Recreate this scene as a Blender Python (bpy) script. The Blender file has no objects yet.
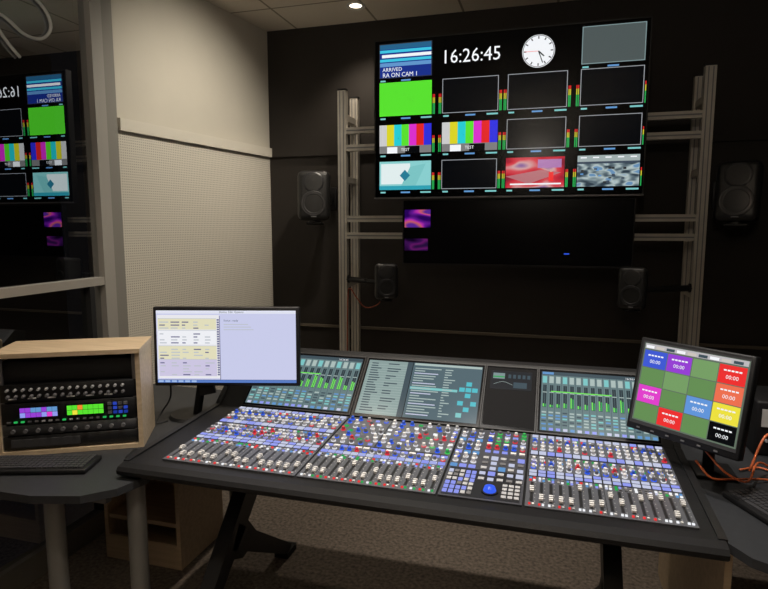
import bpy, bmesh, math, random
from mathutils import Vector, Matrix
random.seed(7)
sc = bpy.context.scene
sc.view_settings.view_transform = 'Standard'

# ------------------------------------------------------------ materials
MATS = {}
def mat(name, col, rough=0.5, metal=0.0, emit=0.0, noise=0.0, nscale=40, bump=0.0, spec=0.5):
    if name in MATS: return MATS[name]
    m = bpy.data.materials.new(name); m.use_nodes = True
    nt = m.node_tree; b = nt.nodes['Principled BSDF']
    c = (col[0], col[1], col[2], 1)
    b.inputs['Base Color'].default_value = c
    b.inputs['Roughness'].default_value = rough
    b.inputs['Metallic'].default_value = metal
    b.inputs['Specular IOR Level'].default_value = spec
    if emit > 0:
        b.inputs['Base Color'].default_value = (0.003, 0.003, 0.003, 1)
        b.inputs['Specular IOR Level'].default_value = .15
        b.inputs['Roughness'].default_value = .2
        b.inputs['Emission Color'].default_value = c
        b.inputs['Emission Strength'].default_value = emit
    if noise > 0 or bump > 0:
        tc = nt.nodes.new('ShaderNodeTexCoord')
        n = nt.nodes.new('ShaderNodeTexNoise'); n.inputs['Scale'].default_value = nscale
        n.inputs['Detail'].default_value = 4
        nt.links.new(tc.outputs['Object'], n.inputs['Vector'])
        if noise > 0:
            r = nt.nodes.new('ShaderNodeMapRange')
            r.inputs['From Min'].default_value = 0.3; r.inputs['From Max'].default_value = 0.7
            r.inputs['To Min'].default_value = 1 - noise; r.inputs['To Max'].default_value = 1 + noise
            nt.links.new(n.outputs['Fac'], r.inputs['Value'])
            mx = nt.nodes.new('ShaderNodeVectorMath'); mx.operation = 'SCALE'
            mx.inputs[0].default_value = col[:3]
            nt.links.new(r.outputs['Result'], mx.inputs['Scale'])
            nt.links.new(mx.outputs['Vector'], b.inputs['Base Color'])
        if bump > 0:
            bp = nt.nodes.new('ShaderNodeBump'); bp.inputs['Strength'].default_value = bump
            bp.inputs['Distance'].default_value = 0.004
            nt.links.new(n.outputs['Fac'], bp.inputs['Height'])
            nt.links.new(bp.outputs['Normal'], b.inputs['Normal'])
    MATS[name] = m
    return m

def picture(name, stops, scale=(8, 8, 8), strength=1.0, dist=.3, detail=0):
    """display content: procedural multi-colour image on a screen"""
    m = bpy.data.materials.new(name); m.use_nodes = True; MATS[name] = m
    nt = m.node_tree; b = nt.nodes['Principled BSDF']; b.inputs['Roughness'].default_value = .3
    b.inputs['Base Color'].default_value = (.003, .003, .003, 1); b.inputs['Specular IOR Level'].default_value = .15
    tc = nt.nodes.new('ShaderNodeTexCoord'); mp = nt.nodes.new('ShaderNodeMapping'); mp.inputs['Scale'].default_value = scale
    n = nt.nodes.new('ShaderNodeTexNoise'); n.inputs['Scale'].default_value = 1; n.inputs['Detail'].default_value = detail
    n.inputs['Distortion'].default_value = dist
    cr = nt.nodes.new('ShaderNodeValToRGB'); els = cr.color_ramp.elements
    els[0].position = stops[0][0]; els[0].color = (*stops[0][1], 1); els[1].position = stops[-1][0]; els[1].color = (*stops[-1][1], 1)
    for p, c in stops[1:-1]:
        e = els.new(p); e.color = (*c, 1)
    nt.links.new(tc.outputs['Object'], mp.inputs['Vector']); nt.links.new(mp.outputs['Vector'], n.inputs['Vector'])
    nt.links.new(n.outputs['Fac'], cr.inputs['Fac']); nt.links.new(cr.outputs['Color'], b.inputs['Emission Color'])
    b.inputs['Emission Strength'].default_value = strength
    return m

def wood(name, c1, c2, axis_scale=(2, 30, 30)):
    m = bpy.data.materials.new(name); m.use_nodes = True; MATS[name] = m
    nt = m.node_tree; b = nt.nodes['Principled BSDF']; b.inputs['Roughness'].default_value = 0.55
    tc = nt.nodes.new('ShaderNodeTexCoord'); mp = nt.nodes.new('ShaderNodeMapping')
    mp.inputs['Scale'].default_value = axis_scale
    n = nt.nodes.new('ShaderNodeTexNoise'); n.inputs['Scale'].default_value = 2; n.inputs['Detail'].default_value = 5
    cr = nt.nodes.new('ShaderNodeValToRGB')
    cr.color_ramp.elements[0].position = 0.3; cr.color_ramp.elements[0].color = (*c1, 1)
    cr.color_ramp.elements[1].position = 0.7; cr.color_ramp.elements[1].color = (*c2, 1)
    nt.links.new(tc.outputs['Object'], mp.inputs['Vector']); nt.links.new(mp.outputs['Vector'], n.inputs['Vector'])
    nt.links.new(n.outputs['Fac'], cr.inputs['Fac']); nt.links.new(cr.outputs['Color'], b.inputs['Base Color'])
    return m

def perforated(name, base, hole, pitch, rad):
    m = bpy.data.materials.new(name); m.use_nodes = True; MATS[name] = m
    nt = m.node_tree; b = nt.nodes['Principled BSDF']; b.inputs['Roughness'].default_value = 0.75
    tc = nt.nodes.new('ShaderNodeTexCoord'); sp = nt.nodes.new('ShaderNodeSeparateXYZ')
    nt.links.new(tc.outputs['Object'], sp.inputs['Vector'])
    outs = []
    for ax in ('Y', 'Z'):
        md = nt.nodes.new('ShaderNodeMath'); md.operation = 'PINGPONG'; md.inputs[1].default_value = pitch / 2
        nt.links.new(sp.outputs[ax], md.inputs[0])
        p = nt.nodes.new('ShaderNodeMath'); p.operation = 'POWER'; p.inputs[1].default_value = 2
        nt.links.new(md.outputs[0], p.inputs[0]); outs.append(p)
    ad = nt.nodes.new('ShaderNodeMath'); ad.operation = 'ADD'
    nt.links.new(outs[0].outputs[0], ad.inputs[0]); nt.links.new(outs[1].outputs[0], ad.inputs[1])
    ls = nt.nodes.new('ShaderNodeMath'); ls.operation = 'LESS_THAN'; ls.inputs[1].default_value = rad * rad
    nt.links.new(ad.outputs[0], ls.inputs[0])
    mx = nt.nodes.new('ShaderNodeMix'); mx.data_type = 'RGBA'
    mx.inputs['A'].default_value = (*base, 1); mx.inputs['B'].default_value = (*hole, 1)
    nt.links.new(ls.outputs[0], mx.inputs['Factor']); nt.links.new(mx.outputs['Result'], b.inputs['Base Color'])
    return m

def tiles(name, c, cm, w, h):
    m = bpy.data.materials.new(name); m.use_nodes = True; MATS[name] = m
    nt = m.node_tree; b = nt.nodes['Principled BSDF']; b.inputs['Roughness'].default_value = 0.8
    tc = nt.nodes.new('ShaderNodeTexCoord')
    br = nt.nodes.new('ShaderNodeTexBrick'); br.offset = 0
    br.inputs['Color1'].default_value = (*c, 1); br.inputs['Color2'].default_value = (c[0]*.95, c[1]*.95, c[2]*.95, 1)
    br.inputs['Mortar'].default_value = (*cm, 1); br.inputs['Scale'].default_value = 1
    br.inputs['Mortar Size'].default_value = 0.008
    br.inputs['Brick Width'].default_value = w; br.inputs['Row Height'].default_value = h
    nt.links.new(tc.outputs['Object'], br.inputs['Vector']); nt.links.new(br.outputs['Color'], b.inputs['Base Color'])
    return m

def glassmat():
    m = bpy.data.materials.new('window_glass'); m.use_nodes = True; MATS['window_glass'] = m
    nt = m.node_tree; nt.nodes.clear()
    o = nt.nodes.new('ShaderNodeOutputMaterial'); mx = nt.nodes.new('ShaderNodeMixShader')
    t = nt.nodes.new('ShaderNodeBsdfTransparent'); t.inputs[0].default_value = (.5, .5, .52, 1)
    g = nt.nodes.new('ShaderNodeBsdfGlossy'); g.inputs['Roughness'].default_value = 0.0
    g.inputs['Color'].default_value = (.9, .93, .95, 1)
    mx.inputs[0].default_value = 0.5
    nt.links.new(t.outputs[0], mx.inputs[1]); nt.links.new(g.outputs[0], mx.inputs[2]); nt.links.new(mx.outputs[0], o.inputs[0])
    return m

black = mat('black_plastic', (.012, .012, .013), .45, spec=.35)
blackm = mat('black_matte', (.010, .010, .011), .8)
gloss = mat('black_gloss_screen', (.002, .002, .003), .2, spec=.15)
dgrey = mat('dark_grey', (.05, .05, .055), .5)
mgrey = mat('mid_grey_metal', (.2, .2, .21), .4, .3)
alu = mat('aluminium', (.52, .49, .43), .5, .2, noise=.06, nscale=12)
armr = mat('armrest_leather', (.010, .010, .011), .5, bump=.12, nscale=300, spec=.25)
panel = mat('console_panel', (.095, .10, .115), .4, .1, noise=.05, nscale=20)
panel2 = mat('console_panel_dark', (.02, .021, .025), .4, .2)
slot = mat('slot_black', (.004, .004, .004), .6)
capw = mat('fader_cap', (.75, .75, .75), .35)
knobg = mat('knob_grey', (.45, .46, .48), .35)
knobdk = mat('knob_dark', (.16, .16, .17), .35)
wht = mat('white_paint', (.7, .7, .68), .5)
birch = wood('birch_plywood', (.55, .42, .27), (.68, .54, .37))

def E(name, r, g, b, s=1.0): return mat('emit_' + name, (r, g, b), .5, 0, s)
eW = E('white', .9, .92, .95, 1); eG = E('green', .10, .75, .03, 1); eR = E('red', .85, .03, .03); eB = E('blue', .04, .12, .9)
eC = E('cyan', .05, .55, .75); eY = E('yellow', .85, .75, .05); eM = E('magenta', .75, .05, .6); eK = E('screen_black', .0015, .002, .003)
eDB = E('deep_blue', .01, .03, .25); eGy = E('screen_grey', .075, .095, .095); eLav = E('lavender', .28, .32, .85); eOl = E('olive', .13, .27, .09)
ePur = E('purple', .3, .05, .65); eDG = E('dim_green', .02, .38, .08); eOr = E('orange', .9, .25, .03); eDm = E('dim_grey', .03, .035, .04)
eLB = E('lightblue', .12, .3, .6); eTeal = E('teal', .2, .55, .55); eLt = E('pale', .40, .50, .48); eLt2 = E('pale2', .20, .28, .29)
eDS = E('slate', .05, .08, .10); ePW = E('soft_white', .55, .58, .75); eSalm = E('salmon', .6, .35, .3)

# ------------------------------------------------------------ builder
class B:
    def __init__(s, name):
        s.name = name; s.v = []; s.f = []; s.m = []; s.sm = []; s.ms = []; s.M = Matrix.Identity(4)
    def mi(s, m):
        if m not in s.ms: s.ms.append(m)
        return s.ms.index(m)
    def add(s, vs, fs, m, smooth=False):
        o = len(s.v); i = s.mi(m)
        s.v += [tuple(s.M @ Vector(p)) for p in vs]
        for f in fs:
            s.f.append([o + k for k in f]); s.m.append(i); s.sm.append(smooth)
    def box(s, c, d, m, R=None):
        hx, hy, hz = d[0]/2, d[1]/2, d[2]/2
        vs = [Vector((x, y, z)) for x in (-hx, hx) for y in (-hy, hy) for z in (-hz, hz)]
        if R is not None: vs = [R @ p for p in vs]
        vs = [p + Vector(c) for p in vs]
        s.add(vs, [(0,1,3,2),(4,6,7,5),(0,4,5,1),(2,3,7,6),(0,2,6,4),(1,5,7,3)], m)
    def b2(s, a, b, m):
        s.box([(a[i]+b[i])/2 for i in range(3)], [abs(b[i]-a[i]) for i in range(3)], m)
    def rbox(s, c, d, m, r=.01, seg=3, R=None, taper=None):
        bm = bmesh.new(); bmesh.ops.create_cube(bm, size=1)
        for v in bm.verts: v.co = Vector((v.co.x*d[0], v.co.y*d[1], v.co.z*d[2]))
        bmesh.ops.bevel(bm, geom=list(bm.edges), offset=r, segments=seg, profile=.5, affect='EDGES')
        if taper:
            for v in bm.verts:
                k = 1 - taper * (v.co.y / d[1] + .5)
                v.co.x *= k; v.co.z *= k
        bm.verts.index_update()
        vs = [v.co.copy() for v in bm.verts]
        if R is not None: vs = [R @ p for p in vs]
        s.add([p + Vector(c) for p in vs], [[v.index for v in f.verts] for f in bm.faces], m, True)
        bm.free()
    def rect(s, x0, y0, x1, y1, m, z=0):
        s.add([(x0,y0,z),(x1,y0,z),(x1,y1,z),(x0,y1,z)], [(0,1,2,3)], m)
    def cyl(s, p0, p1, r0, m, seg=12, r1=None, caps=True):
        p0 = Vector(p0); p1 = Vector(p1); r1 = r0 if r1 is None else r1
        d = (p1-p0).normalized(); a = d.orthogonal().normalized(); b = d.cross(a)
        vs = []
        for p, r in ((p0, r0), (p1, r1)):
            for k in range(seg):
                t = 2*math.pi*k/seg; vs.append(p + (a*math.cos(t)+b*math.sin(t))*r)
        s.add(vs, [(k, (k+1) % seg, seg+(k+1) % seg, seg+k) for k in range(seg)], m, True)
        if caps:
            s.add(vs, [list(range(seg))[::-1], list(range(seg, 2*seg))], m)
    def disc(s, c, r, m, seg=32, r0=0):
        if r0 <= 0:
            s.add([(c[0]+r*math.cos(2*math.pi*k/seg), c[1]+r*math.sin(2*math.pi*k/seg), c[2]) for k in range(seg)], [list(range(seg))], m)
        else:
            vs = []
            for rr in (r0, r):
                vs += [(c[0]+rr*math.cos(2*math.pi*k/seg), c[1]+rr*math.sin(2*math.pi*k/seg), c[2]) for k in range(seg)]
            s.add(vs, [(k, seg+k, seg+(k+1) % seg, (k+1) % seg) for k in range(seg)], m)
    def dish(s, c, prof, m, seg=28):
        vs = []
        for r, dy in prof:
            vs += [(c[0]+r*math.cos(2*math.pi*k/seg), c[1]+dy, c[2]+r*math.sin(2*math.pi*k/seg)) for k in range(seg)]
        fs = []
        for j in range(len(prof)-1):
            fs += [(j*seg+k, j*seg+(k+1) % seg, (j+1)*seg+(k+1) % seg, (j+1)*seg+k) for k in range(seg)]
        s.add(vs, fs, m, True)
    def prism_x(s, prof, x0, x1, m):
        n = len(prof)
        vs = [(x0, y, z) for y, z in prof] + [(x1, y, z) for y, z in prof]
        s.add(vs, [(k, (k+1) % n, n+(k+1) % n, n+k) for k in range(n)] + [list(range(n))[::-1], list(range(n, 2*n))], m)
    def prism_z(s, poly, z0, z1, m):
        n = len(poly)
        vs = [(x, y, z0) for x, y in poly] + [(x, y, z1) for x, y in poly]
        s.add(vs, [(k, (k+1) % n, n+(k+1) % n, n+k) for k in range(n)] + [list(range(n))[::-1], list(range(n, 2*n))], m)
    def tube(s, pts, r, m, seg=8, sub=6):
        P = [Vector(p) for p in pts]; out = []
        Q = [P[0]*2-P[1]] + P + [P[-1]*2-P[-2]]
        for i in range(1, len(Q)-2):
            for k in range(sub):
                t = k/sub; a, b, c, d = Q[i-1], Q[i], Q[i+1], Q[i+2]
                out.append(.5*((2*b)+(c-a)*t+(2*a-5*b+4*c-d)*t*t+(3*b-a-3*c+d)*t**3))
        out.append(P[-1])
        vs = []; n = None
        for i, p in enumerate(out):
            d = (out[min(i+1, len(out)-1)]-out[max(i-1, 0)]).normalized()
            n = d.orthogonal().normalized() if n is None else (n - d*n.dot(d)).normalized()
            b = d.cross(n)
            vs += [p+(n*math.cos(2*math.pi*k/seg)+b*math.sin(2*math.pi*k/seg))*r for k in range(seg)]
        fs = []
        for i in range(len(out)-1):
            fs += [(i*seg+k, i*seg+(k+1) % seg, (i+1)*seg+(k+1) % seg, (i+1)*seg+k) for k in range(seg)]
        fs += [list(range(seg))[::-1], [(len(out)-1)*seg+k for k in range(seg)]]
        s.add(vs, fs, m, True)
    def text(s, txt, x, y, h, m, z=0.002, w=None, align='LEFT', bold=0):
        cu = bpy.data.curves.new('t', 'FONT'); cu.body = txt; cu.size = h*1.4; cu.resolution_u = 2; cu.align_x = align; cu.offset = bold
        ob = bpy.data.objects.new('t', cu); sc.collection.objects.link(ob)
        bpy.context.view_layer.update()
        me = bpy.data.meshes.new_from_object(ob.evaluated_get(bpy.context.evaluated_depsgraph_get()))
        vs = [v.co.copy() for v in me.vertices]
        if vs:
            k = 1
            if w:
                ww = max(v.x for v in vs)-min(v.x for v in vs); k = w/ww if ww > 0 else 1
            s.add([(x+v.x*k, y+v.y, z) for v in vs], [list(p.vertices) for p in me.polygons], m)
        bpy.data.objects.remove(ob); bpy.data.meshes.remove(me); bpy.data.curves.remove(cu)
    def done(s, parent=None, world_origin=False):
        me = bpy.data.meshes.new(s.name)
        o = Vector((0, 0, 0))
        if parent is None and not world_origin:
            xs = [v[0] for v in s.v]; ys = [v[1] for v in s.v]; zs = [v[2] for v in s.v]
            o = Vector(((min(xs)+max(xs))/2, (min(ys)+max(ys))/2, min(zs)))
        me.from_pydata([tuple(Vector(v)-o) for v in s.v], [], s.f)
        for m in s.ms: me.materials.append(m)
        me.polygons.foreach_set('material_index', s.m)
        me.polygons.foreach_set('use_smooth', s.sm)
        me.update()
        ob = bpy.data.objects.new(s.name, me); ob.location = o
        sc.collection.objects.link(ob)
        if parent: ob.parent = parent
        return ob

def frame(o, x, y):
    x = Vector(x).normalized(); y = Vector(y).normalized(); z = x.cross(y)
    return Matrix(((x.x, y.x, z.x, o[0]), (x.y, y.y, z.y, o[1]), (x.z, y.z, z.z, o[2]), (0, 0, 0, 1)))

# ------------------------------------------------------------ room shell
H = 3.0
wl = mat('wall_paint_beige', (.55, .52, .45), .8, noise=.03, nscale=3, bump=.1)
wlt = mat('wall_trim_beige', (.60, .57, .50), .6)
wperf = perforated('acoustic_panel', (.60, .57, .50), (.30, .285, .25), .014, .0035)
wdark = mat('wall_paint_dark', (.027, .023, .020), .75, noise=.06, nscale=4, spec=.3)
wceil = tiles('ceiling_tile', (.76, .69, .59), (.3, .26, .2), .6, .6)
carpet = mat('carpet_brown', (.17, .14, .115), .95, noise=.5, nscale=60, bump=.6)

b = B('floor'); b.b2((-2.4, -2.0, -.1), (2.0, 4.15, 0), carpet); b.done(None, True)
b = B('ceiling'); b.b2((-2.4, -2.0, H), (2.0, 4.15, H+.1), wceil); b.done(None, True)
b = B('wall_back'); b.b2((-2.3, 4.0, 0), (2.0, 4.15, H), wdark); b.done(None, True)
b = B('wall_right'); b.b2((1.9, -2.0, 0), (2.0, 4.0, H), wdark); b.done(None, True)
b = B('wall_front'); b.b2((-2.4, -2.0, 0), (1.9, -1.9, H), wdark); b.done(None, True)
def WX(y): return -2.034 + .149*(y-4.0)
b = B('wall_left')
b.prism_z([(WX(2.62), 2.62), (WX(4.0), 4.0), (WX(4.0)-.12, 4.0), (WX(2.62)-.12, 2.62)], 2.16, H, wl)
b.prism_z([(WX(2.62), 2.62), (WX(4.0), 4.0), (WX(4.0)-.12, 4.0), (WX(2.62)-.12, 2.62)], 0, 2.16, wperf)
b.done(None, True)
b = B('trim_1')
b.prism_z([(WX(2.64)+.002, 2.64), (WX(3.99)+.002, 3.99), (WX(3.99)+.026, 3.99), (WX(2.64)+.026, 2.64)], 2.10, 2.165, wlt)
b.done(None, True)
b = B('baseboard_left')
b.prism_z([(WX(2.64)+.002, 2.64), (WX(3.99)+.002, 3.99), (WX(3.99)+.016, 3.99), (WX(2.64)+.016, 2.64)], 0.001, .1, mgrey); b.done(None, True)
b = B('trim_2'); b.b2((-2.0, 3.978, 2.10), (1.898, 3.999, 2.16), wdark); b.done(None, True)
b = B('trim_3'); b.b2((-2.0, 3.978, .84), (1.898, 3.999, .858), mat('trim_brown', (.12, .10, .075), .6)); b.done(None, True)
b = B('baseboard_back'); b.b2((-2.0, 3.985, .001), (1.898, 3.999, .1), blackm); b.done(None, True)

# glass partition
fr = mat('window_frame_grey', (.24, .23, .21), .5)
frl = mat('window_frame_light', (.34, .325, .30), .5)
GX = -2.222
root = bpy.data.objects.new('window_1', None); sc.collection.objects.link(root)
b = B('frame')
b.b2((GX-.06, 2.44, 0.001), (GX+.035, 2.515, H-.001), frl)
b.b2((GX-.06, 2.515, 0.001), (GX+.01, 2.618, H-.001), fr)
b.b2((GX-.03, -1.89, 1.295), (GX+.03, 2.44, 1.335), frl)
b.b2((GX-.03, -1.89, .001), (GX+.03, 2.44, .12), fr)
b.b2((GX-.03, -1.89, H-.08), (GX+.03, 2.44, H-.001), fr)
b.b2((GX-.03, .2, .12), (GX+.03, .26, H-.08), fr)
b.b2((GX-.03, 2.34, .12), (GX+.03, 2.37, 1.295), blackm)
b.done(root)
b = B('pane'); g = glassmat()
b.add([(GX, -1.89, .1), (GX, 2.44, .1), (GX, 2.44, H-.07), (GX, -1.89, H-.07)], [(0, 1, 2, 3)], g)
b.done(root)
b = B('wall_corridor'); b.b2((-4.2, -2.0, 0), (-4.1, 4.1, H), wdark); b.done(None, True)

b = B('looped_squiggle')  # white looped squiggle, modelled as a thin tube against the glass
pts = [(32, -6), (48, 6), (52, 22), (42, 36), (26, 38), (12, 30), (4, 28), (2, 40), (10, 52), (20, 62)]
b.tube([(GX+.012, 1.94+.0054*u, 2.58-.0043*v) for u, v in pts], .007, wht, 8); b.done()

def downlight(x, y, energy, r=.04, size=1.9, col=(1, .86, .70), blend=.7, aim=None, glow=6):
    b = B('recessed_downlight')
    b.M = Matrix.Translation((x, y, H-.004))
    b.disc((0, 0, 0), r+.02, wht, 32, r); b.disc((0, 0, .002), r, mat('lamp_glow', (1, .85, .62), .5, 0, glow), 32)
    b.cyl((0, 0, -.004), (0, 0, .003), r+.021, wht, 32, caps=False)
    b.done()
    l = bpy.data.lights.new('downlight_lamp', 'SPOT'); l.energy = energy; l.spot_size = size; l.spot_blend = blend
    l.color = col; l.shadow_soft_size = .05
    o = bpy.data.objects.new('downlight_lamp', l); o.location = (x, y, H-.02); sc.collection.objects.link(o)
    if aim: o.rotation_euler = (Vector(aim)-o.location).to_track_quat('-Z', 'Y').to_euler()
downlight(-1.25, 3.70, 34)
downlight(-.9, 2.9, 115, aim=(-2.25, 3.2, 1.8), size=1.5, blend=1, col=(1, .90, .75))
downlight(-1.3, 1.8, 95, aim=(-1.4, 1.8, 0), blend=1, size=1.7)
downlight(-.45, 1.75, 115, aim=(-.45, 1.95, 0), blend=1, size=1.6, col=(1, .94, .87))
downlight(.35, 1.75, 100, aim=(.2, 1.95, 0), blend=1, size=1.6, col=(1, .94, .87))
downlight(-.75, 2.95, 70, aim=(-.75, 2.80, 0), size=.95, blend=1, col=(1, .88, .74))
downlight(.2, 2.95, 70, aim=(.2, 2.80, 0), size=.95, blend=1, col=(1, .88, .74))
downlight(-.3, .6, 80, blend=1)
b = B('added_fill_fixture')  # added pendant shape behind the camera, carries the fill light
b.M = Matrix.Translation((-.2, -.9, 2.35))
b.cyl((0, 0, 0), (0, 0, .1), .05, wht, 32, .2, caps=False); b.cyl((0, 0, .05), (0, 0, .648), .006, black, 8)
b.disc((0, 0, 0), .05, wht, 32); b.done()
l = bpy.data.lights.new('added_fill_light', 'POINT'); l.energy = 66; l.color = (1, .87, .72); l.shadow_soft_size = .06  # added warm fill to brighten the ceiling
o = bpy.data.objects.new('added_fill_light', l); o.location = (-.2, -.9, 2.47); sc.collection.objects.link(o)

# ------------------------------------------------------------ upper television (multi-image display)
TVx0, TVx1, TVz0, TVz1, TVy = -1.058, .480, 1.772, 2.700, 3.5
TW, TH = TVx1-TVx0, TVz1-TVz0
b = B('television')
b.b2((TVx0-.008, TVy+.001, TVz0-.01), (TVx1+.008, TVy+.05, TVz1+.008), black)
b.b2((TVx0+.2, TVy+.05, TVz0+.15), (TVx1-.2, TVy+.08, TVz1-.2), black)
b.b2((TVx0+.45, TVy+.08, 2.14), (TVx0+.5, TVy+.144, 2.3), black); b.b2((TVx1-.5, TVy+.08, 2.14), (TVx1-.45, TVy+.144, 2.3), black)
b.M = frame((TVx0, TVy, TVz0), (1, 0, 0), (0, 0, 1))
b.rect(0, 0, TW, TH, gloss, .0)
b.box((TW/2, -.006, .002), (TW+.016, .008, .006), mgrey)
cols = [(.017, .228), (.270, .483), (.517, .730), (.775, .987)]
rows = [(.02, .235), (.262, .475), (.532, .715), (.768, .953)]
def P(u, v): return (u*TW, (1-v)*TH)
def R(u0, v0, u1, v1, m, z=.0015): b.rect(u0*TW, (1-v1)*TH, u1*TW, (1-v0)*TH, m, z)
def outline(u0, v0, u1, v1, m, t=.003):
    R(u0, v0, u1, v0+t*1.6, m, .003); R(u0, v1-t*1.6, u1, v1, m, .003); R(u0, v0, u0+t, v1, m, .003); R(u1-t, v0, u1, v1, m, .003)
bars = [E('bar_w', .6, .6, .6), E('bar_y', .7, .65, .02), E('bar_c', .02, .6, .65), eG, E('bar_m', .7, .03, .6), E('bar_r', .75, .02, .02), E('bar_b', .03, .03, .7)]
news = picture('picture_news', [(.30, (.25, .01, .03)), (.42, (.6, .02, .04)), (.54, (.7, .07, .09)), (.62, (.7, .4, .4)), (.7, (.25, .12, .35))], (7, 7, 13), .9)
office = picture('picture_office', [(.3, (.03, .05, .07)), (.42, (.12, .17, .2)), (.5, (.26, .34, .36)), (.6, (.5, .6, .6)), (.7, (.15, .3, .5))], (22, 22, 45), .9)
for r, (v0, v1) in enumerate(rows):
    for c, (u0, u1) in enumerate(cols):
        if r == 0 and c in (1, 2): continue
        w = u1-u0; h = v1-v0
        if r == 0 and c == 0:
            R(u0, v0, u1, v1, eDB)
            R(u0, v0, u1, v0+h*.16, E('bk2', .02, .12, .25), .002)
            R(u0, v0+h*.18, u1, v0+h*.26, eC, .002); R(u0+w*.05, v0+h*.31, u1, v0+h*.40, eW, .002)
            R(u0, v0+h*.44, u1, v0+h*.52, eC, .002); R(u0+w*.0, v0+h*.55, u1, v0+h*.66, eLB, .002)
            b.text('ARRIVED', u0*TW+.02, (1-(v0+h*.80))*TH, .022, eW, .003)
            b.text('RA ON CAM 1', u0*TW+.02, (1-(v0+h*.97))*TH, .026, eW, .003, w=.21)
            outline(u0, v0, u1, v1, eDm)
        elif r == 0 and c == 3: R(u0, v0, u1, v1, eGy); outline(u0, v0, u1, v1, eLt2)
        elif r == 1 and c == 0: R(u0, v0, u1, v1, eG)
        elif r == 2 and c < 2:
            for k in range(7): R(u0+w*k/7, v0, u0+w*(k+1)/7, v0+h*.74, bars[k])
            R(u0, v0+h*.74, u1, v1, E('mid', .2, .2, .2)); R(u0+w*.15, v0+h*.78, u0+w*.35, v1, eW, .002); R(u0+w*.5, v0+h*.76, u0+w*.78, v1, eK, .002)
            b.text('TEST', (u0+w*.42)*TW, (1-(v0+h*.93))*TH, .018, eW, .003)
        elif r == 3 and c == 0:
            R(u0, v0, u1, v1, E('pic_cyan', .25, .62, .62)); R(u0+w*.03, v0+h*.08, u0+w*.6, v0+h*.8, E('pic_w', .75, .85, .85), .002)
            b.add([(*P(u0+w*.6, v0+h*.2), .003), (*P(u0+w*.9, v0+h*.1), .003), (*P(u0+w*.7, v0+h*.9), .003), (*P(u0+w*.42, v0+h*.9), .003)], [(0, 3, 2, 1)], eTeal)
            b.add([(*P(u0+w*.5, v0+h*.3), .004), (*P(u0+w*.60, v0+h*.5), .004), (*P(u0+w*.5, v0+h*.7), .004), (*P(u0+w*.40, v0+h*.5), .004)], [(0, 3, 2, 1)], E('pic_dkc', .02, .2, .3))
            R(u0, v0+h*.86, u1, v1, E('pic_cb', .03, .35, .45), .004)
        elif r == 3 and c == 2:
            R(u0, v0, u1, v1, news)
            b.add([(*P(u0, v0+h*.62), .003), (*P(u0+w*.6, v0+h*.42), .003), (*P(u0+w*.95, v0+h*.52), .003), (*P(u0+w*.4, v0+h*.88), .003)], [(0, 3, 2, 1)], E('pic_floor', .45, .16, .18))
            R(u0+w*.55, v0+h*.08, u0+w*.95, v0+h*.36, E('pic_pk', .40, .18, .42), .004)
            R(u0+w*.08, v0+h*.86, u0+w*.95, v0+h*.91, eW, .005)
            R(u0+w*.74, v0+h*.5, u0+w*.82, v0+h*.8, eR, .005); R(u0+w*.76, v0+h*.42, u0+w*.80, v0+h*.5, eSalm, .006)
        elif r == 3 and c == 3:
            R(u0, v0, u1, v1, office); R(u0, v0, u1, v0+h*.2, E('pic_ceil', .35, .42, .42), .002)
            for k in range(5): R(u0+w*(.05+k*.2), v0+h*.05, u0+w*(.15+k*.2), v0+h*.09, eW, .0025)
            R(u0, v0+h*.2, u1, v0+h*.27, E('pic_dk', .05, .07, .1), .003)
            for k in range(14):
                x = u0+w*random.uniform(.02, .9); y = v0+h*random.uniform(.34, .88)
                R(x, y, x+w*.05, y+h*random.uniform(.04, .1), random.choice([eLB, eDm, E('pic_dk', 0, 0, 0), eDS]), .003+k*.00003)
        else:
            R(u0, v0, u1, v1, eK); outline(u0, v0, u1, v1, E('outl', .36, .38, .41), .0022)
        if r > 0:
            for k, (m, a0, a1) in enumerate(((E('mr', .6, .02, .02), .42, .52), (E('my', .5, .45, .03), .52, .68), (eDG, .68, 1))):
                for du in (-.014, -.008, w+.004, w+.009):
                    if c == 0 and du < 0: continue
                    if c == 3 and du > w+.005: continue
                    R(u0+du, v0+h*a0, u0+du+.004, v0+h*a1, m, .002)
        R(u0+w*.42, v1+.012, u0+w*.6, v1+.022, eLB, .002); R(u0+w*.02, v1+.012, u0+w*.12, v1+.022, eTeal, .002)
        if r > 0: R(u0+w*.8, v1+.012, u1, v1+.022, eTeal, .002)
b.text('16:26:45', .264*TW, (1-.168)*TH, .078, eW, .002, w=.322)
cx, cy = P(.624, .138); rr = .096*TH
b.disc((cx, cy, .002), rr, eW, 48); b.disc((cx, cy, .003), rr*.97, E('clock_ring', .1, .1, .12), 48, rr*.93)
for k in range(12):
    t = math.pi/6*k; s_, c_ = math.sin(t), math.cos(t)
    b.add([(cx+s_*rr*.74-c_*.003, cy+c_*rr*.74+s_*.003, .004), (cx+s_*rr*.9-c_*.003, cy+c_*rr*.9+s_*.003, .004), (cx+s_*rr*.9+c_*.003, cy+c_*rr*.9-s_*.003, .004), (cx+s_*rr*.74+c_*.003, cy+c_*rr*.74-s_*.003, .004)], [(0, 1, 2, 3)], eK)
for ang, L, wd, m in ((math.radians(133), .48, .0035, eK), (math.radians(159), .78, .0025, eK), (math.radians(270), .85, .0012, eR)):
    s_, c_ = math.sin(ang), math.cos(ang)
    b.add([(cx-c_*wd, cy+s_*wd, .005), (cx+s_*rr*L-c_*wd, cy+c_*rr*L+s_*wd, .005), (cx+s_*rr*L+c_*wd, cy+c_*rr*L-s_*wd, .005), (cx+c_*wd, cy-s_*wd, .005)], [(0, 1, 2, 3)], m)
b.done()

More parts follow.
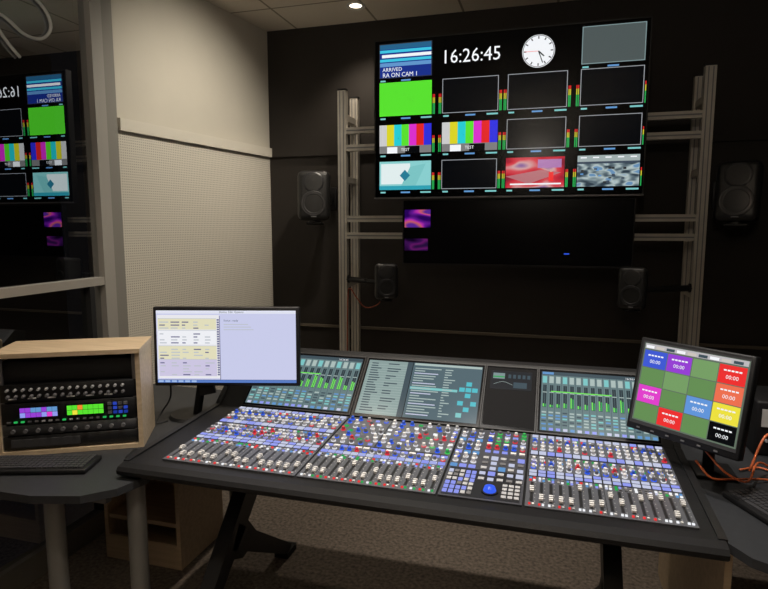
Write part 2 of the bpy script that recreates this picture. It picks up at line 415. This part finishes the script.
# lower television
b = B('television')
x0, x1, z0, z1, y = -.90, .46, 1.35, 1.755, 3.56
b.b2((x0, y+.001, z0), (x1, y+.04, z1), black)
for x in (-.75, .25): b.b2((x-.03, y+.04, 1.5), (x+.03, y+.084, 1.67), black)
b.M = frame((x0, y, z0), (1, 0, 0), (0, 0, 1)); w, h = x1-x0, z1-z0
b.rect(.008, .012, w-.008, h-.006, mat('matte_screen', (.003, .003, .004), .25, spec=.2))
pp = picture('picture_purple', [(.3, (.02, .0, .10)), (.45, (.14, .01, .30)), (.53, (.50, .03, .40)), (.60, (.6, .12, .12)), (.7, (.1, .02, .3))], (7, 7, 18), .9)
pp_mirror = picture('mirrored_picture_dim', [(.3, (.004, .0, .012)), (.48, (.05, .006, .09)), (.56, (.14, .01, .14)), (.7, (.02, .005, .05))], (7, 7, 18), .8)
b.rect(.015, .235, .18, .345, pp, .0015)
b.rect(.015, .09, .165, .165, pp_mirror, .0015)  # dim mirror image of the purple picture, painted in as a glowing patch
b.rect(.98, .078, 1.01, .084, eB, .0015)
b.done()

# ------------------------------------------------------------ metal stand
b = B('television_stand_frame')
SX0, SX1 = -1.33, .815
for sx in (SX0, SX1):
    for sy in (3.66, 3.90):
        b.b2((sx-.028, sy-.022, .02), (sx+.028, sy+.022, 2.465), alu)
        for o_ in (-.012, .012): b.b2((sx+o_-.003, sy-.0235, .05), (sx+o_+.003, sy-.0215, 2.46), mgrey)
        b.b2((sx-.03, sy-.024, 2.465), (sx+.03, sy+.024, 2.475), black)
    for z in (.5, 1.2, 1.9, 2.3): b.b2((sx-.02, 3.682, z-.02), (sx+.02, 3.878, z+.02), alu)
    b.b2((sx-.04, 3.3, .0), (sx+.04, 3.96, .04), alu)
for z in (2.21, 2.10, 1.64, 1.53, .45):
    b.b2((SX0+.028, 3.645, z-.02), (SX1-.028, 3.685, z+.02), alu)
    b.b2((SX0+.03, 3.6435, z-.004), (SX1-.03, 3.6455, z+.004), mgrey)
b.done()

# ------------------------------------------------------------ speakers
def speaker(loc, w, h, d, yaw, pitch, arm_to):
    b = B('studio_speaker')
    M = Matrix.Translation(loc) @ Matrix.Rotation(yaw, 4, 'Z') @ Matrix.Rotation(pitch, 4, 'X')
    b.M = M
    b.rbox((0, 0, 0), (w, d, h), mat('speaker_body', (.013, .013, .013), .42, noise=.05), min(w, d)*.2, 5, taper=.12)
    f = -d/2-.001
    wz = -h*.17; wr = w*.36
    b.dish((0, f, wz), [(wr*1.05, .004), (wr*1.05, -.003), (wr*.98, -.004), (wr*.9, .0), (wr*.85, -.004), (wr*.75, .001), (wr*.3, .018), (wr*.28, .012), (wr*.15, .006), (.001, .004)], mat('speaker_cone', (.022, .022, .024), .35))
    tz = h*.25; tr = w*.3
    b.dish((0, f, tz), [(tr*1.05, .003), (tr, -.002), (tr*.6, .006), (tr*.34, .012), (tr*.3, .008), (tr*.15, .003), (.001, .002)], mat('speaker_wave', (.03, .03, .033), .3))
    b.box((0, f-.001, -h*.43), (w*.16, .003, .006), mgrey)
    b.cyl((0, -d*.05, -h/2-.012), (0, -d*.05, -h/2+.005), w*.2, black, 16)
    b.box((0, .0, -h/2-.012), (w*.5, d*.5, .008), black)
    p = M @ Vector((0, d/2-.02, -h*.1))
    b.M = Matrix.Identity(4)
    a = Vector(arm_to)
    b.cyl(p, p + (a-p)*.5, .014, black, 10)
    b.cyl(p + (a-p)*.5, a, .018, black, 10)
    dirn = (a-p)
    dirn = Vector((0, 1, 0)) if abs(dirn.y) > abs(dirn.x) else Vector((math.copysign(1, dirn.x), 0, 0))
    b.cyl(a-dirn*.012, a, .026 if abs(dirn.x) > .5 else .045, black, 16)
    b.done()
speaker((-1.56, 3.72, 1.79), .225, .34, .2, math.radians(18), math.radians(-6), (-1.56, 3.975, 1.79))
speaker((1.01, 3.70, 1.775), .225, .34, .2, math.radians(-22), math.radians(-8), (1.0, 3.975, 1.78))
speaker((-.99, 3.5, 1.25), .15, .23, .14, math.radians(18), 0, (-1.301, 3.655, 1.24))
speaker((.46, 3.5, 1.25), .155, .24, .14, math.radians(-15), 0, (.786, 3.655, 1.24))
for x, z in ((-1.56, 1.79), (1.0, 1.78)):
    b = B('speaker_wall_plate'); b.rbox((x, 3.987, z), (.12, .024, .16), black, .004, 2); b.done()
b = B('speaker_cable')
b.tube([(-1.02, 3.59, 1.17), (-1.08, 3.62, 1.08), (-1.16, 3.6, 1.06), (-1.22, 3.6, 1.12), (-1.27, 3.61, 1.18), (-1.29, 3.62, 1.1), (-1.3, 3.62, .6)], .004, mat('cable_red', (.3, .06, .02), .5), 6); b.done()

# ------------------------------------------------------------ mixing console
CX0, CX1 = -1.474, .490
con = bpy.data.objects.new('mixing_console', None); con.location = (-.5, 2.1, 0); sc.collection.objects.link(con)
_done = B.done
def cdone(bb):
    ob = _done(bb, None, True); ob.parent = con; ob.matrix_parent_inverse = Matrix.Translation((.5, -2.1, 0)); return ob
b = B('body')
prof = [(1.660, .697), (1.645, .708), (1.642, .722), (1.652, .735), (1.682, .741), (1.735, .741), (2.30, .765), (2.57, .985), (2.60, .992), (2.64, .975), (2.63, .78), (2.5, .62), (1.98, .62), (1.85, .697)]
b.prism_x(prof, CX0, CX1, armr)
for xa, xb in ((CX0-.006, CX0+.018), (CX1-.018, CX1+.006)):
    b.prism_x([(1.70, .697), (1.69, .744), (1.735, .748), (2.30, .772), (2.575, .996), (2.645, .98), (2.635, .78), (2.5, .618), (1.98, .618), (1.85, .697)], xa, xb, black)
cdone(b)

SM = frame((0, 1.73, .7425), (1, 0, 0), (0, math.cos(math.radians(2.43)), math.sin(math.radians(2.43))))
b = B('control_surface'); b.M = SM @ Matrix.Diagonal((1, .565/.55, 1, 1))
SL = .55
D = .005
def pan(x0, x1, m=panel): b.b2((x0+.0015, 0, -.002), (x1-.0015, SL, D), m)
knobs = [E('k_blue', .03, .12, .9), E('k_red', .75, .03, .06), E('k_white', .75, .75, .8), E('k_green', .05, .6, .1), E('k_lav', .3, .3, .85)]
kc = [mat('kcap_blue', (.04, .12, .7), .35), mat('kcap_red', (.65, .04, .05), .35), mat('kcap_white', (.8, .8, .8), .35), mat('kcap_green', (.05, .5, .12), .35), mat('kcap_lav', (.4, .4, .75), .35)]
def knob(x, y, ci, r=.0066, h=.013):
    b.cyl((x, y, D), (x, y, D+.003), r*1.35, knobs[ci], 12)
    b.cyl((x, y, D+.003), (x, y, D+h), r, kc[ci] if random.random() < .4 else random.choice([knobg, kc[2], knobdk]), 10, r*.85)
def btn(x, y, w, h, m): b.b2((x-w/2, y-h/2, D), (x+w/2, y+h/2, D+.004), m)
lit = [eW, eW, eLav, capw, ePW, knobg, knobdk, knobdk, eR, eDG, eLB]
scrib = [ePW, ePW, eLav, E('scrib', .38, .42, .80)]
def fader(x, y0, y1, pos):
    b.b2((x-.0016, y0, D), (x+.0016, y1, D+.0006), slot)
    y = y0+(y1-y0)*pos
    b.b2((x-.0064, y-.014, D+.002), (x+.0064, y+.014, D+.009), capw)
    b.b2((x-.0064, y-.009, D+.009), (x+.0064, y+.009, D+.013), capw)
    b.b2((x-.0066, y-.0015, D+.0125), (x+.0066, y+.0015, D+.0136), slot)
    for k in range(6): b.b2((x+.0085, y0+(y1-y0)*k/5-.0006, D), (x+.0115, y0+(y1-y0)*k/5+.0006, D+.0006), capw)
def bay(x0, x1, n, style):
    pan(x0, x1)
    pw = (x1-x0-.01)/n
    b.b2((x0+.004, .195, D), (x1-.004, .245, D+.001), panel2)
    b.b2((x0+.004, .36, D), (x1-.004, .40, D+.001), panel2)
    for i in range(n):
        x = x0+.005+pw*(i+.5)
        if i % 8 == 0 and i: b.b2((x-pw/2-.0008, .005, D), (x-pw/2+.0008, SL-.005, D+.0006), slot)
        b.b2((x-.005, .03, D), (x+.005, .157, D+.0004), panel2)
        btn(x-.005, .014, .007, .007, random.choice([eR, eW, eR, eR])); btn(x+.006, .014, .007, .007, random.choice([capw, eW, knobg]))
        fader(x, .032, .155, .15 if random.random() < .55 else random.uniform(.2, .9))
        for yy in (.168, .182): btn(x-.006, yy, .008, .007, random.choice(lit)); btn(x+.006, yy, .008, .007, random.choice(lit))
        btn(x, .208, pw*.82, .015, scrib[(i*7) % 4]); btn(x, .232, pw*.82, .013, random.choice(scrib))
        for r_, y in enumerate((.262, .292, .322)):
            knob(x, y, random.choice([2, 2, 2, 0, 1, 0, 4]))
            if r_ < 2: btn(x+.009, y+.015, .005, .005, random.choice(lit))
        btn(x-.006, .345, .008, .007, random.choice(lit)); btn(x+.006, .345, .008, .007, random.choice(lit))
        btn(x, .38, pw*.84, .024, random.choice(scrib))
        for r_, y in enumerate((.418, .45, .482)):
            knob(x, y, [1 if i % 3 == 0 else 2, 2, 0][r_] if random.random() < .75 else random.choice([0, 2, 2]))
        btn(x-.006, .508, .008, .007, random.choice(lit)); btn(x+.006, .508, .008, .007, random.choice(lit))
        btn(x, .532, pw*.75, .014, random.choice(scrib))
bay(-1.345, -.815, 16, 0)
bay(-.05, .435, 16, 1)
pan(-.81, -.325)
n = 16; pw = .475/n
for i in range(n):
    x = -.805+pw*(i+.5)
    b.b2((x-.005, .03, D), (x+.005, .157, D+.0004), panel2)
    btn(x-.005, .014, .007, .007, random.choice([eR, eW, eR])); btn(x+.006, .014, .007, .007, random.choice([capw, eDG]))
    fader(x, .032, .155, .15 if random.random() < .6 else random.uniform(.2, .9))
    for yy in (.168, .182): btn(x-.006, yy, .008, .007, random.choice(lit)); btn(x+.006, yy, .008, .007, random.choice(lit))
    btn(x, .208, pw*.84, .016, random.choice(scrib))
    knob(x, .236, random.choice([0, 1, 2]))
    btn(x, .262, pw*.8, .012, random.choice([eLav, capw]))
for j, y in enumerate((.30, .335, .37, .41, .45, .49, .525)):
    nn = 15 if j % 2 else 13
    for i in range(nn):
        x = -.79+.45*i/(nn-1)
        if (i+j) % 5 == 4: btn(x, y, .016, .012, random.choice([eLav, eW, eDG, eW]))
        elif (i*3+j) % 9 == 2: continue
        else: knob(x, y, random.choice([0, 2, 2, 2, 3 if x > -.5 else 1, 0 if x < -.5 else 1]), .0072, .015)
b.b2((-.80, .277, D), (-.335, .283, D+.001), panel2)
b.b2((-.62, .285, D), (-.615, .54, D+.001), panel2)
# master section
pan(-.32, -.055, mat('console_panel_mid', (.06, .063, .075), .4, .1))
b.b2((-.31, .01, D), (-.065, .20, D+.001), panel2)
for j in range(6):
    for i in range(5):
        btn(-.302+i*.0195, .03+j*.028, .0145, .018, random.choice([knobg, ePW, eLav, knobg, eLav, knobdk]))
b.cyl((-.16, .055, D), (-.16, .055, D+.006), .027, black, 24)
b.cyl((-.16, .055, D+.006), (-.16, .055, D+.018), .021, eB, 24, .017); b.cyl((-.16, .055, D+.018), (-.16, .055, D+.023), .017, eB, 24, .008)
for j in range(4):
    for i in range(3): btn(-.115+i*.02, .03+j*.024, .015, .015, knobg)
for j in range(5):
    for i in range(5):
        x = -.197+i*.031; y = .135+j*.04
        if (i*j) % 3 == 1: btn(x, y, .024, .024, random.choice([eLav, ePW, eLB]))
        else: btn(x, y, .020, .016, random.choice([knobg, ePW, knobdk]))
for j in range(9):
    for i in range(3):
        x = -.302+i*.032; y = .215+j*.037
        if j % 3 == 0: btn(x, y, .024, .018, random.choice([eLav, eLB]))
        else: knob(x, y, random.choice([0, 2, 2]), .0078, .016)
for j in range(6):
    for i in range(5):
        x = -.197+i*.031; y = .35+j*.034
        if j % 2: knob(x, y, random.choice([0, 1, 2, 3, 4]), .007)
        else: btn(x, y, .020, .013, random.choice([ePW, eLav, capw, eDG]))
cdone(b)

# meter bridge screens
b = B('meter_bridge_screens')
ya = Vector((0, .27, .22)).normalized(); BL = .333
def scr(x0, x1):
    b.M = frame((x0, 2.302, .7695), (1, 0, 0), ya)
    w = x1-x0
    b.b2((.002, .004, -.002), (w-.002, BL-.004, .006), black)
    b.rect(.006, .01, w-.006, BL-.012, gloss, .0065)
    return w
Z = .0072
eG2 = E('meter_green', .18, .85, .10)
for (x0, x1, st) in ((-1.345, -.815, 0), (-.03, .435, 1)):
    w = scr(x0, x1); n = 16; xa, xb = .014, w-.014; pw = (xb-xa)/n
    b.rect(xa, .018, xb, .31, E('meter_bg', .13, .20, .21), Z)
    b.rect(xa, .292, xb, .31, eDS, Z+.0004)
    for i in range(n):
        x = xa+pw*i
        b.rect(x, .018, x+.0014, .295, eDS, Z+.0004)
        b.rect(x+pw*.2, .25, x+pw*.85, .285, eLt if i % 3 else eTeal, Z+.0004)
        for k in range(5):
            b.rect(x+pw*.2, .045+k*.014, x+pw*.85, .052+k*.014, random.choice([eLt, eDS, eLB, eTeal, eLt]), Z+.0004)
        hgt = random.uniform(.01, .07)
        b.rect(x+pw*.30, .128, x+pw*.54, .24, E('meter_slot', .02, .035, .045), Z+.0004); b.rect(x+pw*.34, .13, x+pw*.5, .13+hgt, eG2, Z+.0008)
        b.rect(x+pw*.58, .128, x+pw*.82, .24, E('meter_slot', 0, 0, 0), Z+.0004); b.rect(x+pw*.62, .13, x+pw*.78, .13+hgt*.9, eG2 if st == 0 else eDG, Z+.0008)
        b.rect(x+pw*.25, .2, x+pw*.87, .204, eLt, Z+.001)
        b.rect(x+pw*.3, .02, x+pw*.9, .032, random.choice([eLav, ePW, eLB]), Z+.0004)
    b.rect(xa+.04, .205, xa+w*.6, .210, eG2, Z+.0012)
    b.rect(xa+.004, .295, xa+.05, .307, eLB, Z+.0008)
    b.text('16:26:45', w*.75, .294, .010, eW, Z+.001)
w = scr(-.81, -.255)
b.rect(.014, .018, w*.40, .31, E('list_bg', .25, .34, .33), Z)
for k in range(20):
    b.rect(.02, .03+k*.0135, w*.36, .0315+k*.0135, eLt, Z+.0004)
    b.rect(.03, .033+k*.0135, .03+random.uniform(.03, .06), .039+k*.0135, eDS, Z+.0004)
    if k % 3: b.rect(.11, .033+k*.0135, .11+random.uniform(.02, .07), .039+k*.0135, eDS, Z+.0004)
b.rect(w*.36, .018, w*.405, .31, eDS, Z+.0008)
b.rect(w*.41, .018, w-.014, .31, E('slate2', .08, .13, .155), Z)
for k in range(19):
    b.rect(w*.43, .034+k*.0135, w*.43+random.uniform(.04, .13), .039+k*.0135, ePW if k % 4 == 0 else eLt, Z+.0004)
    b.rect(w*.68, .034+k*.0135, w*.68+random.uniform(.01, .05), .039+k*.0135, eLt, Z+.0004)
b.rect(w*.42, .165, w*.80, .178, eTeal, Z+.0002)
b.rect(w*.42, .296, w-.016, .308, eLt, Z+.0004)
for (bx, by) in ((.835, .17), (.885, .17), (.935, .17), (.885, .20), (.885, .14), (.835, .10), (.885, .07), (.935, .10), (.835, .04)):
    b.rect(w*bx-.012, by, w*bx+.012, by+.022, E('cyan_soft', .08, .50, .58) if by > .05 else eTeal, Z+.0006)
w = scr(-.255, -.03)
b.rect(.01, .02, w-.01, BL-.02, mat('panel_charcoal', (.008, .008, .009), .7, spec=.1), .0068)
b.rect(.025, .20, w-.025, .298, E('slate3', .018, .02, .024), Z)
b.rect(.035, .255, .085, .285, eLt2, Z+.0004); b.rect(.036, .262, .084, .268, eDG, Z+.0008); b.rect(w*.55, .21, w-.045, .24, eDS, Z+.0004)
for k in range(5): b.rect(.10+k*.02, .26, .112+k*.02, .28, eDS, Z+.0004)
b.tube([(.04, .225, Z+.0005), (.08, .24, Z+.0005), (.12, .225, Z+.0005)], .0006, eLt, 5)
cdone(b)
b = B('legs')
for lx in (-1.2, .24):
    for (pA, pB, wa, wb) in (((2.22, .63), (1.60, .03), .12, .05), ((1.93, .36), (2.42, .03), .10, .05)):
        d = Vector((pB[0]-pA[0], pB[1]-pA[1])).normalized(); nn_ = Vector((-d.y, d.x))
        q = [Vector(pA)+nn_*wa/2, Vector(pA)-nn_*wa/2, Vector(pB)-nn_*wb/2, Vector(pB)+nn_*wb/2]
        b.prism_x([(p.x, max(p.y, .001)) for p in q], lx-.03, lx+.03, black)
    b.prism_x([(1.86, .30), (1.98, .24), (2.12, .27), (2.0, .42)], lx-.029, lx+.029, black)
    for fy in (1.58, 2.43): b.b2((lx-.035, fy-.05, .0), (lx+.035, fy+.05, .03), black)
b.box((-.48, 2.25, .58), (1.38, .05, .09), black)
cdone(b)

# ------------------------------------------------------------ left desk
desk = mat('desk_charcoal', (.034, .036, .040), .5, noise=.08, nscale=60, spec=.3)
b = B('desk')
TZ = .69
b.prism_z([(-2.18, 1.44), (-1.66, 1.455), (-1.5, 1.50), (-1.42, 1.58), (-1.385, 1.69), (-1.41, 1.80), (-1.50, 1.92), (-1.50, 2.75), (-2.17, 2.75)], TZ-.028, TZ, desk)
lg = mat('leg_grey', (.20, .20, .195), .4, .2)
for (x, y) in ((-1.46, 1.72), (-1.72, 1.6), (-1.58, 2.62), (-2.1, 2.62), (-2.12, 1.55)):
    b.cyl((x, y, 0.001), (x, y, TZ-.028), .034, lg, 18)
    b.cyl((x, y, 0.0005), (x, y, .012), .042, black, 18)
b.b2((-2.1, 2.58, .60), (-1.58, 2.62, .66), mgrey)
b.b2((-1.72, 1.59, .62), (-1.48, 1.62, .66), mgrey)
b.done()

b = B('wooden_storage_box')
x0, x1, y0, y1, h = -2.02, -1.60, 2.16, 2.52, .46
b.b2((x0, y0, .0), (x0+.02, y1, h), birch); b.b2((x1-.02, y0, .0), (x1, y1, h), birch)
b.b2((x0+.02, y0, h-.02), (x1-.02, y1, h), birch); b.b2((x0+.02, y0, .0), (x1-.02, y1, .02), birch)
b.b2((x0+.02, y1-.01, .02), (x1-.02, y1, h-.02), birch); b.b2((x0+.02, y0+.01, .20), (x1-.02, y1-.01, .22), birch)
b.b2((x0+.02, y0, .02), (x1-.02, y0+.015, .12), birch)
b.done()

# equipment rack
b = B('equipment_rack')
fx = Vector((.883, .469, 0)); org = Vector((-1.582, 1.926, TZ+.001)) - fx*.54
b.M = frame(org, fx, Vector((-.469, .883, 0)))
W_, D_, HH = .54, .26, .415; t = .018
b.b2((0, 0, 0), (t, D_, HH-t), birch); b.b2((W_-t, 0, 0), (W_, D_, HH-t), birch)
b.b2((-.004, -.012, HH-t), (W_+.004, D_, HH), birch); b.b2((t, 0, 0), (W_-t, D_, t), birch)
b.b2((t, D_-.01, t), (W_-t, D_, HH-t), blackm)
for xr in (t, W_-t-.016): b.b2((xr, .012, t), (xr+.016, .02, HH-t), mgrey)
def unit(z0, z1, m=black, y=.008): b.rbox((W_/2, y+.1, (z0+z1)/2), (W_-2*t-.006, .2, z1-z0-.003), m, .002, 1)
unit(.29, .375, blackm, .03)
unit(.215, .288); unit(.125, .213); unit(.08, .123, dgrey); unit(.022, .078)
for r in range(2):
    for k in range(16):
        x = .05+k*.028
        b.cyl((x, .008, .267-r*.027), (x, -.008, .267-r*.027), .0075 if r else .006, knobdk if r else knobg, 10, .005)
for k in range(6): b.b2((.05+k*.07, .004, .228), (.08+k*.07, .009, .232), capw)
for (xa, mm) in ((.085, [ePur, eLB, eM, eLav]), (.255, [eG, eY, eG, eG, eOr])):
    b.b2((xa, .003, .152), (xa+.142, .009, .197), eK)
    for k in range(7):
        for r in range(2): b.b2((xa+.004+k*.0194, .001, .155+r*.020), (xa+.022+k*.0194, .0035, .173+r*.020), random.choice(mm))
for k in range(4):
    for r in range(3): b.b2((.41+k*.02, .001, .15+r*.018), (.424+k*.02, .009, .161+r*.018), random.choice([eDB, E('b_dim', .02, .05, .4), knobdk]))
for k in range(18): b.b2((.04+k*.025, .001, .134), (.052+k*.025, .009, .140), random.choice([knobdk, knobg, eDG, knobdk]))
for k in range(10): b.cyl((.06+k*.045, .009, .10), (.06+k*.045, -.004, .10), .008, knobdk, 10)
b.b2((.05, .002, .035), (.3, .009, .065), dgrey)
b.done()

def keyboard(o, xd, L=.43, Wd=.14):
    b = B('keyboard'); xd = Vector(xd).normalized(); yd = Vector((-xd.y, xd.x, 0))
    b.M = frame(o, xd, yd)
    b.rbox((L/2, Wd/2, .010), (L, Wd, .018), black, .005, 2)
    for r in range(6):
        for k in range(22):
            kx = .012+k*(L-.024)/22
            if r == 0 and 4 <= k <= 9:
                if k == 4: b.b2((kx, .012, .019), (kx+.11, .026, .026), dgrey)
                continue
            b.b2((kx, .012+r*.02, .019), (kx+(L-.024)/22-.003, .028+r*.02, .026), dgrey)
    b.done()
keyboard((-2.02, 1.51, TZ+.001), (.93, .30, 0))
b = B('computer_mouse'); b.M = Matrix.Translation((-1.515, 1.80, TZ+.019)) @ Matrix.Rotation(.3, 4, 'Z')
b.rbox((0, 0, 0), (.062, .105, .036), black, .016, 4); b.cyl((-.004, .028, .017), (.004, .028, .017), .008, dgrey, 12)
b.box((0, .03, .0178), (.0015, .04, .001), dgrey)
b.done()
b = B('mouse_cable'); b.tube([(-1.535, 1.86, TZ+.004), (-1.55, 1.93, TZ+.004), (-1.535, 2.03, TZ+.004), (-1.56, 2.14, TZ+.004)], .003, black, 6); b.done()

# left computer monitor
b = B('computer_monitor')
xd = Vector((.965, .262, 0)).normalized(); up = Vector((.0, .04, 1)); yd = (up - xd*up.dot(xd)).normalized()
W_, H_ = .66, .36
c = Vector((-1.384, 2.255, 1.056)); o = c - xd*W_/2 - yd*H_/2
b.M = frame(o, xd, yd)
b.rbox((W_/2, H_/2, -.016), (W_, H_, .03), black, .006, 2)
b.rbox((W_*.4, H_/2, -.04), (.28, .2, .03), black, .01, 2)
e = .014
b.rect(e, e, W_-e, H_-e, eK, .0)
mon_bg = E('desk_bg', .58, .60, .82)
b.rect(e+.002, e+.016, W_-e-.002, H_-e-.002, mon_bg, .001)
b.rect(e+.002, H_-e-.016, W_-e-.002, H_-e-.002, E('title_bar', .75, .77, .88), .0015); b.text('Device  Edit  Options', .3, H_-e-.013, .009, eDS, .002)
b.rect(e+.002, e+.002, W_-e-.002, e+.015, E('taskbar', .10, .20, .55), .0015)
for k in range(6): b.rect(e+.006+k*.03, e+.004, e+.028+k*.03, e+.013, E('task_ic', .35, .5, .8), .002)
b.rect(.02, .036, .30, H_-.036, E('doc_white', .80, .80, .84), .0015)
cy_, cg_, cp_, cd_ = E('cell_y', .75, .72, .50), E('cell_g', .5, .53, .58), E('cell_p', .60, .56, .75), E('cell_dk', .12, .12, .25)
for blk, (ya_, rows_) in enumerate(((.262, 3), (.195, 4), (.125, 4), (.05, 5))):
    b.rect(.024, ya_-.004, .286, ya_+rows_*.0135+.004, [cy_, E('cell_w', .85, .86, .9), cy_, cp_][blk], .0017)
    b.rect(.024, ya_+rows_*.0135+.004, .286, ya_+rows_*.0135+.006, cg_, .0019)
    for k in range(rows_):
        y_ = ya_+k*.0135
        for q in range(5):
            if random.random() < .85: b.rect(.03+q*.051, y_, .03+q*.051+random.uniform(.015, .042), y_+.005, random.choice([cg_, cd_, cg_]), .0021)
b.rect(.30, .03, .303, H_-.04, cd_, .002)
for k in range(24): b.rect(.289, .05+k*.0108, .299, .057+k*.0108, cd_, .0025)
b.text('Status: ready', .32, H_-.065, .009, eDS, .002)
for k in range(3): b.rect(.32, H_-.08-k*.012, .38+random.uniform(0, .08), H_-.0765-k*.012, cg_, .002)
b.M = Matrix.Identity(4)
b.box((-1.52, 2.275, .92), (.07, .02, .2), black, Matrix.Rotation(-.22, 3, 'Y') @ Matrix.Rotation(.26, 3, 'Z'))
b.cyl((-1.60, 2.33, TZ+.01), (-1.54, 2.295, .9), .02, black, 14)
b.cyl((-1.625, 2.33, TZ+.001), (-1.625, 2.33, TZ+.014), .11, black, 32, .10)
b.cyl((-1.54, 2.295, .88), (-1.49, 2.27, .99), .018, black, 12)
b.tube([(-1.66, 2.22, .90), (-1.68, 2.24, .80), (-1.71, 2.22, .74), (-1.70, 2.16, TZ+.012), (-1.67, 2.20, TZ+.012)], .004, black, 6)
b.done()

# ------------------------------------------------------------ right touchscreen
b = B('touchscreen_monitor')
TL = Vector((.340, 2.304, 1.186)); xd = Vector((.298, -.25, 0)).normalized(); dn = Vector((-.047, -.055, -.333)); yd = (-dn).normalized()
W_, H_ = .396, .340
o = TL - yd*H_
b.M = frame(o, xd, yd)
b.rbox((W_/2, H_/2, -.02), (W_, H_, .038), black, .006, 2)
b.rbox((W_/2, H_/2-.01, -.05), (.2, .18, .04), black, .012, 2)
b.rect(.012, .024, W_-.012, H_-.012, dgrey, .0003)
gx0, gx1, gy0, gy1 = .024, W_-.018, .04, H_-.042
b.rect(gx0-.004, gy0-.004, gx1+.004, H_-.018, E('pad_bg', .12, .16, .12), .0008)
b.rect(gx0, H_-.038, gx1, H_-.020, E('pad_hdr', .5, .48, .5), .0014)
for k in range(9): b.rect(gx0+.004+k*.038, H_-.036, gx0+.034+k*.038, H_-.026, [eW, E('pad_t', .6, .55, .5), eDS][k % 3], .0018)
gOr = E('g_orange', .85, .16, .08); ol2 = E('olive2', .18, .34, .13)
G = [[E('g_blue', .05, .10, .65), ePur, ol2, eR], [eOl, ol2, eOl, gOr], [eM, eOl, E('g_lb', .12, .30, .70), eY], [eOl, eR, eOl, eK]]
nr, nc = 4, 4
for r in range(nr):
    for k in range(nc):
        cw = (gx1-gx0)/nc; ch = (gy1-gy0)/nr
        xa = gx0+k*cw+.0015; yb = gy1-(r+1)*ch+.0015
        b.rect(xa, yb, xa+cw-.003, yb+ch-.003, G[r][k], .0014)
        if G[r][k] not in (eOl, ol2):
            for q in range(5): b.rect(xa+.015+q*.012, yb+ch*.64, xa+.024+q*.012, yb+ch*.72, eW, .002)
            b.text('00:00', xa+cw*.5, yb+ch*.25, .013, eW, .002, align='CENTER')
for k in range(6): b.box((.05+k*.055, .012, .002), (.012, .005, .003), mgrey)
b.M = Matrix.Identity(4)
b.cyl((.58, 2.26, .71), (.58, 2.26, .86), .02, black, 14); b.cyl((.58, 2.26, .85), (.535, 2.222, .98), .018, black, 12)
b.rbox((.60, 2.28, .704), (.14, .14, .016), black, .006, 2)
b.done()

# right desk
b = B('desk')
b.prism_z([(.50, 1.80), (.56, 1.70), (.70, 1.62), (1.30, 1.62), (1.30, 2.85), (.50, 2.85)], .667, .695, desk)
b.b2((.53, 1.82, .001), (.55, 2.75, .667), birch)
b.b2((1.25, 1.70, .001), (1.27, 2.75, .667), birch)
b.b2((.55, 2.6, .3), (1.25, 2.62, .667), birch)
b.done()
keyboard((.58, 2.08, .6965), (.42, -.90, 0), .4)
b = B('orange_cables')
orm = mat('cable_orange', (.7, .16, .05), .45)
b.tube([(.51, 2.14, .79), (.55, 2.10, .75), (.62, 2.13, .74), (.70, 2.2, .72), (.78, 2.25, .704), (.95, 2.25, .704)], .004, orm, 6)
b.tube([(.53, 2.12, .84), (.58, 2.06, .79), (.66, 2.10, .75), (.74, 2.26, .76), (.84, 2.32, .706), (1.0, 2.34, .704)], .004, orm, 6)
b.tube([(.70, 2.22, .74), (.76, 2.28, .85), (.82, 2.32, .84), (.90, 2.38, .74), (1.0, 2.40, .706)], .0045, orm, 6)
b.tube([(.70, 2.32, .703), (.78, 2.36, .703), (.86, 2.28, .703), (.93, 2.36, .703), (1.05, 2.3, .703)], .004, orm, 6)
b.done()
b = B('equipment_case')
b.rbox((.97, 2.64, .806), (.34, .26, .22), black, .01, 2)
b.box((.86, 2.508, .85), (.08, .006, .07), wht); b.box((1.0, 2.508, .86), (.08, .006, .03), mgrey)
for k in range(8): b.cyl((.84+k*.035, 2.512, .76), (.84+k*.035, 2.498, .76), .006, knobg, 8)
b.done()

# ------------------------------------------------------------ world, camera
wd = bpy.data.worlds.new('World'); sc.world = wd; wd.use_nodes = True
wd.node_tree.nodes['Background'].inputs[0].default_value = (.5, .55, .7, 1)
wd.node_tree.nodes['Background'].inputs[1].default_value = .01
cam = bpy.data.cameras.new('camera'); cam.sensor_width = 36; cam.lens = 27.05; cam.clip_start = .05
co = bpy.data.objects.new('camera', cam); sc.collection.objects.link(co); sc.camera = co
co.location = (0, 0, 1.6); co.rotation_euler = (math.radians(90-6.87), 0, math.radians(16))
